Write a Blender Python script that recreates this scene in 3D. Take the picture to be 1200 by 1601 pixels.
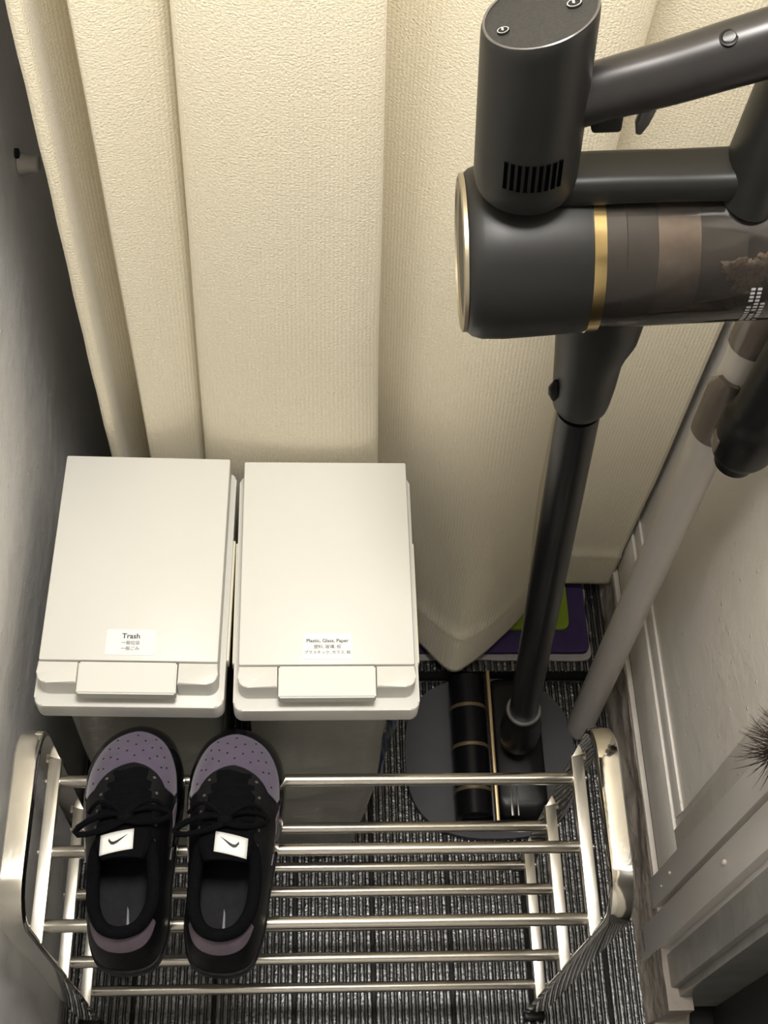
import bpy, bmesh, math, random
from mathutils import Vector, Matrix, noise as mnoise

for o in list(bpy.data.objects):
    bpy.data.objects.remove(o, do_unlink=True)
scene = bpy.context.scene
COL = scene.collection

# ------------------------------------------------------------------ camera
CAM_Z = 1.947
cam_d = bpy.data.cameras.new('camera')
cam_d.sensor_fit = 'HORIZONTAL'
cam_d.sensor_width = 36.0
cam_d.lens = 60.0
cam_d.clip_start = 0.02
cam = bpy.data.objects.new('camera', cam_d)
COL.objects.link(cam)
_R = Vector((0.99799, -0.02634, 0.05761))
_U = Vector((-0.00688, 0.85904, 0.51187))
_F = Vector((0.06298, 0.51124, -0.85713))
cam.matrix_world = Matrix(((_R.x, _U.x, -_F.x, 0.0), (_R.y, _U.y, -_F.y, 0.0),
                           (_R.z, _U.z, -_F.z, CAM_Z), (0, 0, 0, 1)))
scene.camera = cam

# ------------------------------------------------------------------ world, lamp light, exposure
world = bpy.data.worlds.new('world')
scene.world = world
world.use_nodes = True
world.node_tree.nodes['Background'].inputs[0].default_value = (0.9, 0.85, 0.78, 1)
world.node_tree.nodes['Background'].inputs[1].default_value = 0.05

ld = bpy.data.lights.new('ceiling_lamp_light', 'AREA')
ld.shape = 'DISK'
ld.size = 0.36
ld.energy = 24
ld.color = (1.0, 0.965, 0.915)
lo = bpy.data.objects.new('ceiling_lamp_light', ld)
lo.location = (0.06, 0.47, 2.33)
COL.objects.link(lo)

scene.view_settings.view_transform = 'Standard'
scene.view_settings.look = 'None'
scene.view_settings.exposure = 0.0
scene.view_settings.gamma = 1.0
scene.view_settings.use_curve_mapping = False

# ------------------------------------------------------------------ helpers
random.seed(4)
PI = math.pi


def tag(o, label=None, cat=None, group=None, kind=None):
    if label: o['label'] = label
    if cat: o['category'] = cat
    if group: o['group'] = group
    if kind: o['kind'] = kind
    return o


def empty(name, loc=(0, 0, 0), rot=(0, 0, 0)):
    o = bpy.data.objects.new(name, None)
    o.empty_display_size = 0.05
    o.location = loc
    o.rotation_euler = rot
    COL.objects.link(o)
    return o


def link(name, me, m, parent=None):
    o = bpy.data.objects.new(name, me)
    COL.objects.link(o)
    if m is not None:
        me.materials.clear()
        me.materials.append(m)
    if parent is not None:
        o.parent = parent
    return o


def finish(bm, name, m, parent=None, smooth=True, world_space=False, angle=38):
    """bmesh -> one mesh object; sharp edges by angle when smooth."""
    bmesh.ops.recalc_face_normals(bm, faces=bm.faces[:])
    if world_space and parent is not None:
        pm = Matrix.LocRotScale(parent.location, parent.rotation_euler, parent.scale)
        bm.transform(pm.inverted())
    if smooth:
        ca = math.radians(angle)
        for f in bm.faces: f.smooth = True
        for e in bm.edges:
            if len(e.link_faces) == 2:
                if e.calc_face_angle(0) > ca: e.smooth = False
    me = bpy.data.meshes.new(name)
    bm.to_mesh(me)
    bm.free()
    return link(name, me, m, parent)


def add_box(bm, lo, hi, bevel=0.0, seg=2):
    b2 = bmesh.new()
    bmesh.ops.create_cube(b2, size=1.0)
    c = [(a + b) / 2 for a, b in zip(lo, hi)]
    s = [abs(b - a) for a, b in zip(lo, hi)]
    for v in b2.verts:
        v.co = Vector((v.co.x * s[0] + c[0], v.co.y * s[1] + c[1], v.co.z * s[2] + c[2]))
    if bevel > 0:
        bmesh.ops.bevel(b2, geom=b2.edges[:], offset=bevel, segments=seg, profile=0.5, affect='EDGES')
    merge(bm, b2)


def merge(bm, b2):
    me = bpy.data.meshes.new('tmp')
    b2.to_mesh(me)
    b2.free()
    bm.from_mesh(me)
    bpy.data.meshes.remove(me)


def add_loft(bm, loops, close_ring=True, cap0=False, cap1=False):
    rows = [[bm.verts.new(p) for p in lp] for lp in loops]
    n = len(rows[0])
    for a, b in zip(rows[:-1], rows[1:]):
        for i in range(n if close_ring else n - 1):
            j = (i + 1) % n
            try:
                bm.faces.new((a[i], a[j], b[j], b[i]))
            except ValueError:
                pass
    if cap0: bm.faces.new(rows[0][::-1])
    if cap1: bm.faces.new(rows[-1])
    return rows


def add_lathe(bm, origin, axis, prof, seg=32, cap=True):
    """prof: list of (t along axis, radius)."""
    ax = Vector(axis).normalized()
    up = Vector((0, 0, 1)) if abs(ax.z) < 0.9 else Vector((1, 0, 0))
    u = ax.cross(up).normalized()
    v = ax.cross(u).normalized()
    O = Vector(origin)
    loops = []
    for t, r in prof:
        loops.append([O + ax * t + (u * math.cos(2 * PI * k / seg) + v * math.sin(2 * PI * k / seg)) * max(r, 1e-5)
                      for k in range(seg)])
    add_loft(bm, loops, True, cap, cap)


def add_tube(bm, pts, r, seg=10, cap=True, flat=None):
    """sweep a circle (r number or list; flat = (a, b) scale of the two section axes) along pts."""
    P = [Vector(p) for p in pts]
    rs = r if isinstance(r, (list, tuple)) else [r] * len(P)
    T = []
    for i in range(len(P)):
        a = P[max(i - 1, 0)]
        b = P[min(i + 1, len(P) - 1)]
        T.append((b - a).normalized())
    up = Vector((0, 0, 1)) if abs(T[0].z) < 0.9 else Vector((0, 1, 0))
    n = (up - T[0] * up.dot(T[0])).normalized()
    loops = []
    for p, t, rr in zip(P, T, rs):
        n = (n - t * n.dot(t)).normalized()
        b = t.cross(n)
        fa, fb = flat if flat else (1, 1)
        loops.append([p + (n * math.cos(2 * PI * k / seg) * fa + b * math.sin(2 * PI * k / seg) * fb) * rr
                      for k in range(seg)])
    add_loft(bm, loops, True, cap, cap)


def add_prism(bm, outline, z0, z1, bevel=0.0):
    b2 = bmesh.new()
    lo = [b2.verts.new((x, y, z0)) for x, y in outline]
    hi = [b2.verts.new((x, y, z1)) for x, y in outline]
    n = len(lo)
    b2.faces.new(lo[::-1])
    top = b2.faces.new(hi)
    for i in range(n):
        b2.faces.new((lo[i], lo[(i + 1) % n], hi[(i + 1) % n], hi[i]))
    if bevel > 0:
        bmesh.ops.bevel(b2, geom=list(top.edges), offset=bevel, segments=2, profile=0.5, affect='EDGES')
    merge(bm, b2)


def catmull(pts, sub, closed=False):
    P = [Vector(p) for p in pts]
    n = len(P)
    out = []
    rng = n if closed else n - 1
    for i in range(rng):
        if closed:
            a, b, c, d = P[(i - 1) % n], P[i], P[(i + 1) % n], P[(i + 2) % n]
        else:
            a, b, c, d = P[max(i - 1, 0)], P[i], P[i + 1], P[min(i + 2, n - 1)]
        for k in range(sub):
            t = k / sub
            out.append(0.5 * ((2 * b) + (c - a) * t + (2 * a - 5 * b + 4 * c - d) * t * t
                              + (3 * b - a - 3 * c + d) * t ** 3))
    if not closed: out.append(P[-1])
    return out


def round_rect(cx, cy, hx, hy, r, seg=6):
    out = []
    for qx, qy, a0 in ((1, 1, 0), (-1, 1, PI / 2), (-1, -1, PI), (1, -1, 1.5 * PI)):
        for k in range(seg + 1):
            a = a0 + (PI / 2) * k / seg
            out.append((cx + qx * (hx - r) + r * math.cos(a), cy + qy * (hy - r) + r * math.sin(a)))
    return out


# ------------------------------------------------------------------ materials
def mat(name, col, rough=0.5, metal=0.0, spec=0.5, noise=None, bump=None, coat=0.0, trans=0.0, ior=1.45,
        alpha=1.0, sheen=0.0, coords='Object'):
    """noise=(scale, other colour, contrast), bump=(scale, strength, distance)"""
    m = bpy.data.materials.new(name)
    m.use_nodes = True
    nt = m.node_tree
    b = nt.nodes['Principled BSDF']
    b.inputs['Base Color'].default_value = (*col, 1)
    b.inputs['Roughness'].default_value = rough
    b.inputs['Metallic'].default_value = metal
    b.inputs['Specular IOR Level'].default_value = spec
    b.inputs['IOR'].default_value = ior
    b.inputs['Coat Weight'].default_value = coat
    b.inputs['Coat Roughness'].default_value = 0.08
    b.inputs['Transmission Weight'].default_value = trans
    b.inputs['Alpha'].default_value = alpha
    b.inputs['Sheen Weight'].default_value = sheen
    tc = nt.nodes.new('ShaderNodeTexCoord')
    if noise:
        n = nt.nodes.new('ShaderNodeTexNoise')
        n.inputs['Scale'].default_value = noise[0]
        n.inputs['Detail'].default_value = 6
        nt.links.new(tc.outputs[coords], n.inputs['Vector'])
        r = nt.nodes.new('ShaderNodeValToRGB')
        c = noise[2] if len(noise) > 2 else 0.2
        r.color_ramp.elements[0].position = 0.5 - c
        r.color_ramp.elements[1].position = 0.5 + c
        r.color_ramp.elements[0].color = (*noise[1], 1)
        r.color_ramp.elements[1].color = (*col, 1)
        nt.links.new(n.outputs['Fac'], r.inputs['Fac'])
        nt.links.new(r.outputs['Color'], b.inputs['Base Color'])
    if bump:
        n2 = nt.nodes.new('ShaderNodeTexNoise')
        n2.inputs['Scale'].default_value = bump[0]
        n2.inputs['Detail'].default_value = 4
        nt.links.new(tc.outputs[coords], n2.inputs['Vector'])
        bp = nt.nodes.new('ShaderNodeBump')
        bp.inputs['Strength'].default_value = bump[1]
        bp.inputs['Distance'].default_value = bump[2]
        nt.links.new(n2.outputs['Fac'], bp.inputs['Height'])
        nt.links.new(bp.outputs['Normal'], b.inputs['Normal'])
    return m


def wall_material(name, col, col2):
    """painted plaster: satin paint with pits, blisters and faint stains"""
    m = mat(name, col, 0.36, noise=(3.0, col2, 0.3), spec=0.5)
    nt = m.node_tree
    b = nt.nodes['Principled BSDF']
    tc = nt.nodes.new('ShaderNodeTexCoord')
    n1 = nt.nodes.new('ShaderNodeTexNoise'); n1.inputs['Scale'].default_value = 26; n1.inputs['Detail'].default_value = 8
    v1 = nt.nodes.new('ShaderNodeTexVoronoi'); v1.inputs['Scale'].default_value = 45
    mr = nt.nodes.new('ShaderNodeMapRange')
    mr.inputs['From Min'].default_value = 0.0; mr.inputs['From Max'].default_value = 0.14
    mr.inputs['To Min'].default_value = 0.9; mr.inputs['To Max'].default_value = 0.0
    fine = nt.nodes.new('ShaderNodeTexNoise'); fine.inputs['Scale'].default_value = 330; fine.inputs['Detail'].default_value = 3
    fm = nt.nodes.new('ShaderNodeMath'); fm.operation = 'MULTIPLY_ADD'; fm.inputs[1].default_value = 0.22
    ad = nt.nodes.new('ShaderNodeMath'); ad.operation = 'ADD'
    nt.links.new(tc.outputs['Object'], fine.inputs['Vector'])
    nt.links.new(fine.outputs['Fac'], fm.inputs[0]); nt.links.new(ad.outputs[0], fm.inputs[2])
    bp = nt.nodes.new('ShaderNodeBump'); bp.inputs['Strength'].default_value = 0.5; bp.inputs['Distance'].default_value = 0.004
    nt.links.new(tc.outputs['Object'], n1.inputs['Vector'])
    nt.links.new(tc.outputs['Object'], v1.inputs['Vector'])
    nt.links.new(v1.outputs['Distance'], mr.inputs['Value'])
    nt.links.new(n1.outputs['Fac'], ad.inputs[0])
    nt.links.new(mr.outputs['Result'], ad.inputs[1])
    nt.links.new(fm.outputs[0], bp.inputs['Height'])
    nt.links.new(bp.outputs['Normal'], b.inputs['Normal'])
    return m


def curtain_material():
    m = mat('curtain_cloth', (0.80, 0.73, 0.56), 0.72, spec=0.3, sheen=0.25)
    nt = m.node_tree
    b = nt.nodes['Principled BSDF']
    uv = nt.nodes.new('ShaderNodeTexCoord')
    mp = nt.nodes.new('ShaderNodeMapping')
    nt.links.new(uv.outputs['UV'], mp.inputs['Vector'])
    # crepe weave: short wavy rows
    mp.inputs['Scale'].default_value = (1, 1, 1)
    w = nt.nodes.new('ShaderNodeTexNoise')
    w.inputs['Scale'].default_value = 1.0; w.inputs['Detail'].default_value = 1.5; w.inputs['Distortion'].default_value = 0.6
    mp2 = nt.nodes.new('ShaderNodeMapping'); mp2.inputs['Scale'].default_value = (260, 520, 1)
    nt.links.new(uv.outputs['UV'], mp2.inputs['Vector']); nt.links.new(mp2.outputs['Vector'], w.inputs['Vector'])
    w2 = nt.nodes.new('ShaderNodeTexWave'); w2.wave_type = 'BANDS'; w2.bands_direction = 'X'
    w2.inputs['Scale'].default_value = 70; w2.inputs['Distortion'].default_value = 2.0
    w2.inputs['Detail'].default_value = 1; w2.inputs['Detail Scale'].default_value = 4
    for q in (w2,): nt.links.new(mp.outputs['Vector'], q.inputs['Vector'])
    mul = nt.nodes.new('ShaderNodeMath'); mul.operation = 'MULTIPLY_ADD'; mul.inputs[1].default_value = 2.2
    nt.links.new(w.outputs['Fac'], mul.inputs[0]); nt.links.new(w2.outputs['Fac'], mul.inputs[2])
    bp = nt.nodes.new('ShaderNodeBump'); bp.inputs['Strength'].default_value = 0.45; bp.inputs['Distance'].default_value = 0.0010
    nt.links.new(mul.outputs[0], bp.inputs['Height'])
    nt.links.new(bp.outputs['Normal'], b.inputs['Normal'])
    return m


def floor_material():
    m = mat('ribbed_rubber', (0.006, 0.007, 0.008), 0.30, spec=1.0, ior=1.75)
    nt = m.node_tree
    b = nt.nodes['Principled BSDF']
    tc = nt.nodes.new('ShaderNodeTexCoord')
    n = nt.nodes.new('ShaderNodeTexNoise'); n.inputs['Scale'].default_value = 260; n.inputs['Detail'].default_value = 3
    n3 = nt.nodes.new('ShaderNodeTexNoise'); n3.inputs['Scale'].default_value = 85; n3.inputs['Detail'].default_value = 2
    ad = nt.nodes.new('ShaderNodeMath'); ad.operation = 'MULTIPLY_ADD'; ad.inputs[1].default_value = 1.6
    nt.links.new(tc.outputs['Object'], n.inputs['Vector'])
    nt.links.new(tc.outputs['Object'], n3.inputs['Vector'])
    nt.links.new(n3.outputs['Fac'], ad.inputs[0]); nt.links.new(n.outputs['Fac'], ad.inputs[2])
    bp = nt.nodes.new('ShaderNodeBump'); bp.inputs['Strength'].default_value = 1.0; bp.inputs['Distance'].default_value = 0.0008
    nt.links.new(ad.outputs[0], bp.inputs['Height'])
    nt.links.new(bp.outputs['Normal'], b.inputs['Normal'])
    return m


M = {
    'wall': wall_material('grey_plaster', (0.85, 0.84, 0.83), (0.79, 0.78, 0.76)),
    'panel': wall_material('taupe_paint', (0.76, 0.72, 0.66), (0.70, 0.66, 0.60)),
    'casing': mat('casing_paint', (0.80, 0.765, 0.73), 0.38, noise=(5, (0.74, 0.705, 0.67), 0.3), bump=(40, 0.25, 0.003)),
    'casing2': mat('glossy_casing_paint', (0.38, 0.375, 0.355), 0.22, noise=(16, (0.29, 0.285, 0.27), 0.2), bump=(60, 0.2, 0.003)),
    'plinth': mat('worn_plinth', (0.40, 0.355, 0.305), 0.75, noise=(14, (0.20, 0.175, 0.15), 0.2), bump=(24, 0.9, 0.012)),
    'strip': mat('pale_strip', (0.66, 0.62, 0.55), 0.5, noise=(20, (0.55, 0.5, 0.44), 0.2)),
    'gap': mat('dark_gap', (0.012, 0.011, 0.01), 0.9),
    'ceiling': mat('ceiling_paint', (0.8, 0.78, 0.73), 0.8, noise=(4, (0.76, 0.74, 0.69), 0.3)),
    'door': mat('unlit_opening', (0.028, 0.027, 0.027), 0.5, noise=(7, (0.02, 0.02, 0.02), 0.3)),  # near-black colour stands in for the darkness of the opening
    'floor': floor_material(),
    'floor_base': mat('floor_base', (0.012, 0.012, 0.013), 0.6),
    'curtain': curtain_material(),
    'bin': mat('cream_plastic', (0.66, 0.65, 0.605), 0.40, noise=(6, (0.65, 0.64, 0.59), 0.3), bump=(900, 0.04, 0.0005)),
    'bin_side': mat('ivory_plastic', (0.80, 0.76, 0.62), 0.42, noise=(6, (0.78, 0.74, 0.60), 0.3)),
    'sticker': mat('white_sticker', (0.80, 0.80, 0.785), 0.35, noise=(10, (0.78, 0.78, 0.765), 0.3)),
    'ink': mat('black_ink', (0.025, 0.025, 0.025), 0.5),
    'bag': mat('shaded_milky_film', (0.36, 0.355, 0.32), 0.35, spec=0.4, noise=(9, (0.27, 0.265, 0.235), 0.25), bump=(22, 0.5, 0.01), trans=0.15),  # grey darkened: shade under the bin lid is put into the film colour
    'bag_blue': mat('blue_print', (0.03, 0.08, 0.42), 0.35, noise=(60, (0.5, 0.55, 0.65), 0.08)),
    'chrome': mat('polished_steel', (0.80, 0.77, 0.70), 0.07, metal=1.0, noise=(30, (0.76, 0.73, 0.66), 0.3), bump=(13, 0.12, 0.006)),
    'steel': mat('brushed_steel', (0.66, 0.63, 0.57), 0.24, metal=1.0, noise=(60, (0.60, 0.57, 0.51), 0.3)),
    'rail': mat('satin_steel', (0.86, 0.83, 0.76), 0.30, metal=1.0, noise=(50, (0.80, 0.77, 0.70), 0.3)),
    'suede': mat('purple_suede', (0.090, 0.073, 0.112), 0.85, spec=0.2, sheen=0.4, noise=(70, (0.075, 0.06, 0.10), 0.25), bump=(500, 0.25, 0.001)),
    'suede2': mat('plum_leather', (0.13, 0.10, 0.125), 0.42, noise=(60, (0.10, 0.08, 0.10), 0.25), bump=(400, 0.2, 0.001)),
    'patent': mat('black_patent', (0.006, 0.006, 0.007), 0.12, spec=0.6, coat=0.6, noise=(30, (0.004, 0.004, 0.005), 0.3)),
    'leather': mat('black_leather', (0.004, 0.004, 0.005), 0.45, spec=0.3, noise=(50, (0.003, 0.003, 0.004), 0.3), bump=(300, 0.3, 0.001)),
    'textile': mat('black_textile', (0.0032, 0.0032, 0.0045), 0.9, spec=0.1, noise=(300, (0.002, 0.002, 0.0028), 0.2), bump=(700, 0.5, 0.001)),
    'insole': mat('charcoal_insole', (0.020, 0.020, 0.023), 0.8, spec=0.2, noise=(200, (0.014, 0.014, 0.016), 0.2)),
    'insole_mark': mat('grey_print', (0.22, 0.22, 0.23), 0.7),
    'hole': mat('perforation_black', (0.004, 0.004, 0.005), 0.9),
    'vac': mat('charcoal_satin', (0.0105, 0.0105, 0.0100), 0.42, spec=0.38, noise=(60, (0.012, 0.012, 0.0115), 0.3), bump=(1500, 0.04, 0.0004)),
    'vac_dark': mat('black_satin', (0.006, 0.006, 0.0065), 0.38, spec=0.35, noise=(60, (0.005, 0.005, 0.0055), 0.3)),
    'vac_tube': mat('black_tube', (0.004, 0.004, 0.0055), 0.30, spec=0.26, noise=(60, (0.004, 0.004, 0.005), 0.3)),
    'vac_rim': mat('grey_rim', (0.16, 0.155, 0.15), 0.3, metal=0.6, noise=(60, (0.13, 0.125, 0.12), 0.3)),
    'vac_cap': mat('champagne_cap', (0.42, 0.37, 0.27), 0.35, metal=0.8, noise=(40, (0.38, 0.33, 0.24), 0.3)),
    'handle': mat('gunmetal', (0.045, 0.043, 0.043), 0.30, metal=0.6, noise=(70, (0.040, 0.038, 0.038), 0.3)),
    'gold': mat('gold_ring', (0.80, 0.62, 0.30), 0.16, metal=1.0, noise=(50, (0.70, 0.53, 0.25), 0.2)),
    'housing': mat('grey_housing', (0.075, 0.072, 0.068), 0.45, noise=(60, (0.06, 0.058, 0.055), 0.3)),
    'mesh': mat('taupe_filter', (0.30, 0.25, 0.21), 0.42, metal=0.5, noise=(120, (0.24, 0.2, 0.17), 0.2)),
    'dust': mat('dust_fluff', (0.50, 0.42, 0.34), 1.0, spec=0.0, noise=(45, (0.20, 0.16, 0.13), 0.3), bump=(120, 1.0, 0.01)),
    'screen': mat('dark_screen', (0.020, 0.020, 0.020), 0.55, noise=(400, (0.012, 0.012, 0.012), 0.15), bump=(900, 0.3, 0.001)),
    'icon': mat('pale_icon', (0.34, 0.34, 0.34), 0.4),
    'grill': mat('grill_black', (0.001, 0.001, 0.001), 1.0, spec=0.0),
    'plate': mat('slate_plate', (0.050, 0.050, 0.056), 0.55, noise=(40, (0.042, 0.042, 0.048), 0.3)),
    'trim_gold': mat('brass_strip', (0.48, 0.36, 0.20), 0.4, metal=0.7, noise=(60, (0.42, 0.31, 0.17), 0.3)),
    'band': mat('dim_brass', (0.16, 0.12, 0.07), 0.45, metal=0.5, noise=(60, (0.13, 0.10, 0.06), 0.3)),
    'wand': mat('pearl_grey', (0.62, 0.585, 0.55), 0.38, metal=0.15, noise=(30, (0.59, 0.555, 0.52), 0.3)),
    'clip': mat('smoky_clip', (0.16, 0.135, 0.115), 0.22, coat=0.3, noise=(40, (0.13, 0.11, 0.095), 0.3)),
    'mat_purple': mat('purple_foam', (0.045, 0.025, 0.10), 0.8, noise=(50, (0.035, 0.02, 0.08), 0.3), bump=(200, 0.3, 0.001)),
    'mat_green': mat('lime_foam', (0.22, 0.30, 0.015), 0.8, noise=(50, (0.18, 0.26, 0.012), 0.3), bump=(200, 0.3, 0.001)),
    'mat_white': mat('grey_felt', (0.36, 0.34, 0.33), 0.9, noise=(50, (0.28, 0.26, 0.25), 0.3)),
    'feather': mat('dark_bristle', (0.020, 0.014, 0.012), 0.7, noise=(60, (0.045, 0.032, 0.028), 0.2)),
    'peg': mat('painted_peg', (0.52, 0.49, 0.44), 0.5, noise=(40, (0.45, 0.42, 0.38), 0.3)),
}


def smoky_glass():
    m = bpy.data.materials.new('smoky_cup')
    m.use_nodes = True
    nt = m.node_tree
    b = nt.nodes['Principled BSDF']
    nt.nodes.remove(b)
    out = nt.nodes['Material Output']
    tr = nt.nodes.new('ShaderNodeBsdfTransparent')
    gl = nt.nodes.new('ShaderNodeBsdfGlossy'); gl.inputs['Roughness'].default_value = 0.08
    fr = nt.nodes.new('ShaderNodeFresnel'); fr.inputs['IOR'].default_value = 1.5
    mx = nt.nodes.new('ShaderNodeMixShader')
    n = nt.nodes.new('ShaderNodeTexNoise'); n.inputs['Scale'].default_value = 30
    tc = nt.nodes.new('ShaderNodeTexCoord')
    rp = nt.nodes.new('ShaderNodeValToRGB')
    rp.color_ramp.elements[0].color = (0.46, 0.43, 0.40, 1)
    rp.color_ramp.elements[1].color = (0.66, 0.62, 0.58, 1)
    nt.links.new(tc.outputs['Object'], n.inputs['Vector'])
    nt.links.new(n.outputs['Fac'], rp.inputs['Fac'])
    nt.links.new(rp.outputs['Color'], tr.inputs['Color'])
    df = nt.nodes.new('ShaderNodeBsdfDiffuse'); df.inputs['Color'].default_value = (0.34, 0.31, 0.28, 1)  # faint diffuse grey stands in for reflection haze on the cup
    mh = nt.nodes.new('ShaderNodeMixShader'); mh.inputs['Fac'].default_value = 0.045
    nt.links.new(tr.outputs[0], mh.inputs[1]); nt.links.new(df.outputs[0], mh.inputs[2])
    nt.links.new(fr.outputs[0], mx.inputs['Fac'])
    nt.links.new(mh.outputs[0], mx.inputs[1]); nt.links.new(gl.outputs[0], mx.inputs[2])
    nt.links.new(mx.outputs[0], out.inputs['Surface'])
    return m


M['cup'] = smoky_glass()

# ------------------------------------------------------------------ the room
XL, XR = -0.336, 0.512
YN, YF = -1.05, 1.32
ZC = 2.36


def sbox(name, lo, hi, m, bevel=0.0, parent=None, kind='structure', label=None):
    bm = bmesh.new()
    add_box(bm, lo, hi, bevel)
    o = finish(bm, name, m, parent, smooth=bevel > 0)
    if parent is None: tag(o, label, None, None, kind)
    return o


# floor: ribbed rubber strips laid side by side on a dark base
floor = sbox('floor', (XL - 0.3, YN, -0.05), (1.1, YF, -0.006), M['floor_base'], label='black ribbed rubber floor of the narrow entry')


def ribbed_mesh(width, y0, y1, n, name):
    bm = bmesh.new()
    pitch = width / n
    prof = [(-width / 2, -0.0045)]
    for i in range(n):
        c = -width / 2 + pitch * (i + 0.5)
        for u, zz in ((-.47, -.0038), (-.39, -.0034), (-.34, -.0012), (-.28, -.0004), (-.14, -.0001), (.0, .0), (.14, -.0001), (.28, -.0004), (.34, -.0012), (.39, -.0034), (.47, -.0038)):
            prof.append((c + u * pitch, zz))
    prof.append((width / 2, -0.0045))
    ny = 2
    loops = []
    for k in range(ny):
        y = y0 + (y1 - y0) * k / (ny - 1)
        loops.append([(x, y, z) for x, z in prof])
    add_loft(bm, loops, close_ring=False)
    # closed end so that the strip has thickness
    for f in bm.faces: f.smooth = True
    me = bpy.data.meshes.new(name)
    bmesh.ops.recalc_face_normals(bm, faces=bm.faces[:])
    bm.to_mesh(me)
    bm.free()
    if me.polygons[len(me.polygons) // 2].normal.z < 0: me.flip_normals()
    return me


strip_me = ribbed_mesh(0.1125, YN, 0.836, 11, 'floor_strip')
for k in range(-4, 4):
    o = link('floor_strip', strip_me, M['floor'] if k == -4 else None, floor)
    o.location = (0.107 + 0.115 * k + 0.0575, 0, 0)

# threshold step under the curtain
step = sbox('trim_1', (XL, 0.840, -0.006), (XR + 0.01, YF, 0.034), M['floor_base'], 0.002, label='low threshold step under the curtain')
step_me = ribbed_mesh(0.1125, 0.838, YF, 11, 'step_strip')
for k in range(-4, 4):
    o = link('step_strip', step_me, M['floor'] if k == -4 else None, step)
    o.location = (0.107 + 0.115 * k + 0.0575, 0, 0.0385)

# left wall: gridded plaster with a soft swelling towards the near bottom corner
bm = bmesh.new()
rows = []
for i in range(41):
    y = YN + (YF - YN) * i / 40
    rows.append([(XL + 0.004 * mnoise.noise(Vector((y * 3, j * 0.3, 1.3))), y, ZC * j / 48) for j in range(49)])
add_loft(bm, rows, close_ring=False)
lw = finish(bm, 'wall_left', M['wall'])
tag(lw, 'grey painted plaster wall with small pits beside the bins', None, None, 'structure')
md = lw.modifiers.new('thickness', 'SOLIDIFY'); md.thickness = 0.05; md.offset = 1 if lw.data.polygons[0].normal.x < 0 else -1

sbox('wall_back', (XL - 0.2, YF, 0), (1.1, YF + 0.06, ZC), M['wall'], label='grey wall behind the curtain')
sbox('wall_front', (XL - 0.2, YN - 0.06, 0), (1.1, YN, ZC), M['wall'], label='grey wall behind the viewer')
sbox('ceiling', (XL - 0.2, YN, ZC), (1.1, YF, ZC + 0.06), M['ceiling'], label='plain pale ceiling out of view')

# right wall: panelled wall, worn plinth, pale strip
wr = sbox('wall_right', (XR + 0.008, 0.46, 0.128), (XR + 0.07, YF, ZC), M['panel'], label='taupe painted panelled wall on the right')
# raised stiles and rails round the recessed panel
sbox('bottom_rail', (XR + 0.001, 0.46, 0.131), (XR + 0.009, YF, 0.232), M['panel'], 0.0012, wr)
sbox('panel_moulding', (XR + 0.0045, 0.53, 0.234), (XR + 0.009, YF, 0.268), M['panel'], 0.0012, wr)
sbox('stile', (XR + 0.001, 0.46, 0.2325), (XR + 0.009, 0.515, ZC), M['panel'], 0.0012, wr)
sbox('panel_moulding', (XR + 0.0045, 0.516, 0.234), (XR + 0.009, 0.529, ZC), M['panel'], 0.0012, wr)
sbox('panel_gap', (XR + 0.004, 0.46, 0.118), (XR + 0.06, YF, 0.129), M['gap'], 0, wr)

bm = bmesh.new()
rows = []
for i in range(61):
    y = 0.30 + (YF - 0.30) * i / 60
    rr = []
    for j in range(13):
        t = j / 12
        z = -0.006 + 0.116 * t
        d = 0.006 * mnoise.fractal(Vector((y * 9, z * 30, 0.2)), 1.0, 2.0, 4)
        base = 0.010 * (1 - t) ** 3
        rr.append((XR - 0.004 - base - d - (0.012 * max(0, mnoise.noise(Vector((y * 14, 0, 7)))) if j < 3 else 0), y, z))
    rr.append((XR + 0.03, y, 0.110))
    rr.append((XR + 0.03, y, -0.006))
    rows.append(rr)
add_loft(bm, rows, True, True, True)
pl = finish(bm, 'baseboard_right', M['plinth'], angle=60)
tag(pl, 'rough worn brown plinth along the foot of the right wall', None, None, 'structure')
sbox('top_strip', (XR - 0.004, 0.47, 0.108), (XR + 0.008, YF, 0.119), M['strip'], 0.001, pl)

# door casing: stepped vertical boards, nearer the viewer
tag_c = 'stepped taupe door casing at the right edge'
cs = sbox('trim_2', (XR - 0.006, 0.440, 0.095), (XR + 0.06, 0.482, ZC), M['casing'], 0.002, label=tag_c)
sbox('casing_groove', (XR + 0.006, 0.428, 0.05), (XR + 0.06, 0.441, ZC), M['casing'], 0.001, cs)
sbox('casing_board', (XR - 0.008, 0.384, 0.0), (XR + 0.06, 0.430, ZC), M['casing'], 0.002, cs)
sbox('casing_groove', (XR + 0.006, 0.374, 0.0), (XR + 0.06, 0.385, ZC), M['casing'], 0.001, cs)
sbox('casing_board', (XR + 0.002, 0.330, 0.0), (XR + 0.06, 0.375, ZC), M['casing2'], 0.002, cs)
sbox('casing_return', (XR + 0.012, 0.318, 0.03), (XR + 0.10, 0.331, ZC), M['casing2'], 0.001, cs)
# old paint blobs on the casing
for (x, y, z, r) in ((XR - 0.009, 0.410, 0.45, 0.0045), (XR - 0.007, 0.462, 0.21, 0.003), (XR - 0.007, 0.457, 0.16, 0.0022)):
    bm = bmesh.new()
    bmesh.ops.create_icosphere(bm, subdivisions=2, radius=r)
    for v in bm.verts:
        v.co = Vector((v.co.x * 0.7, v.co.y * 0.8, v.co.z * 1.5)) + Vector((x, y, z))
    finish(bm, 'paint_blob', M['strip'], cs)
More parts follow.
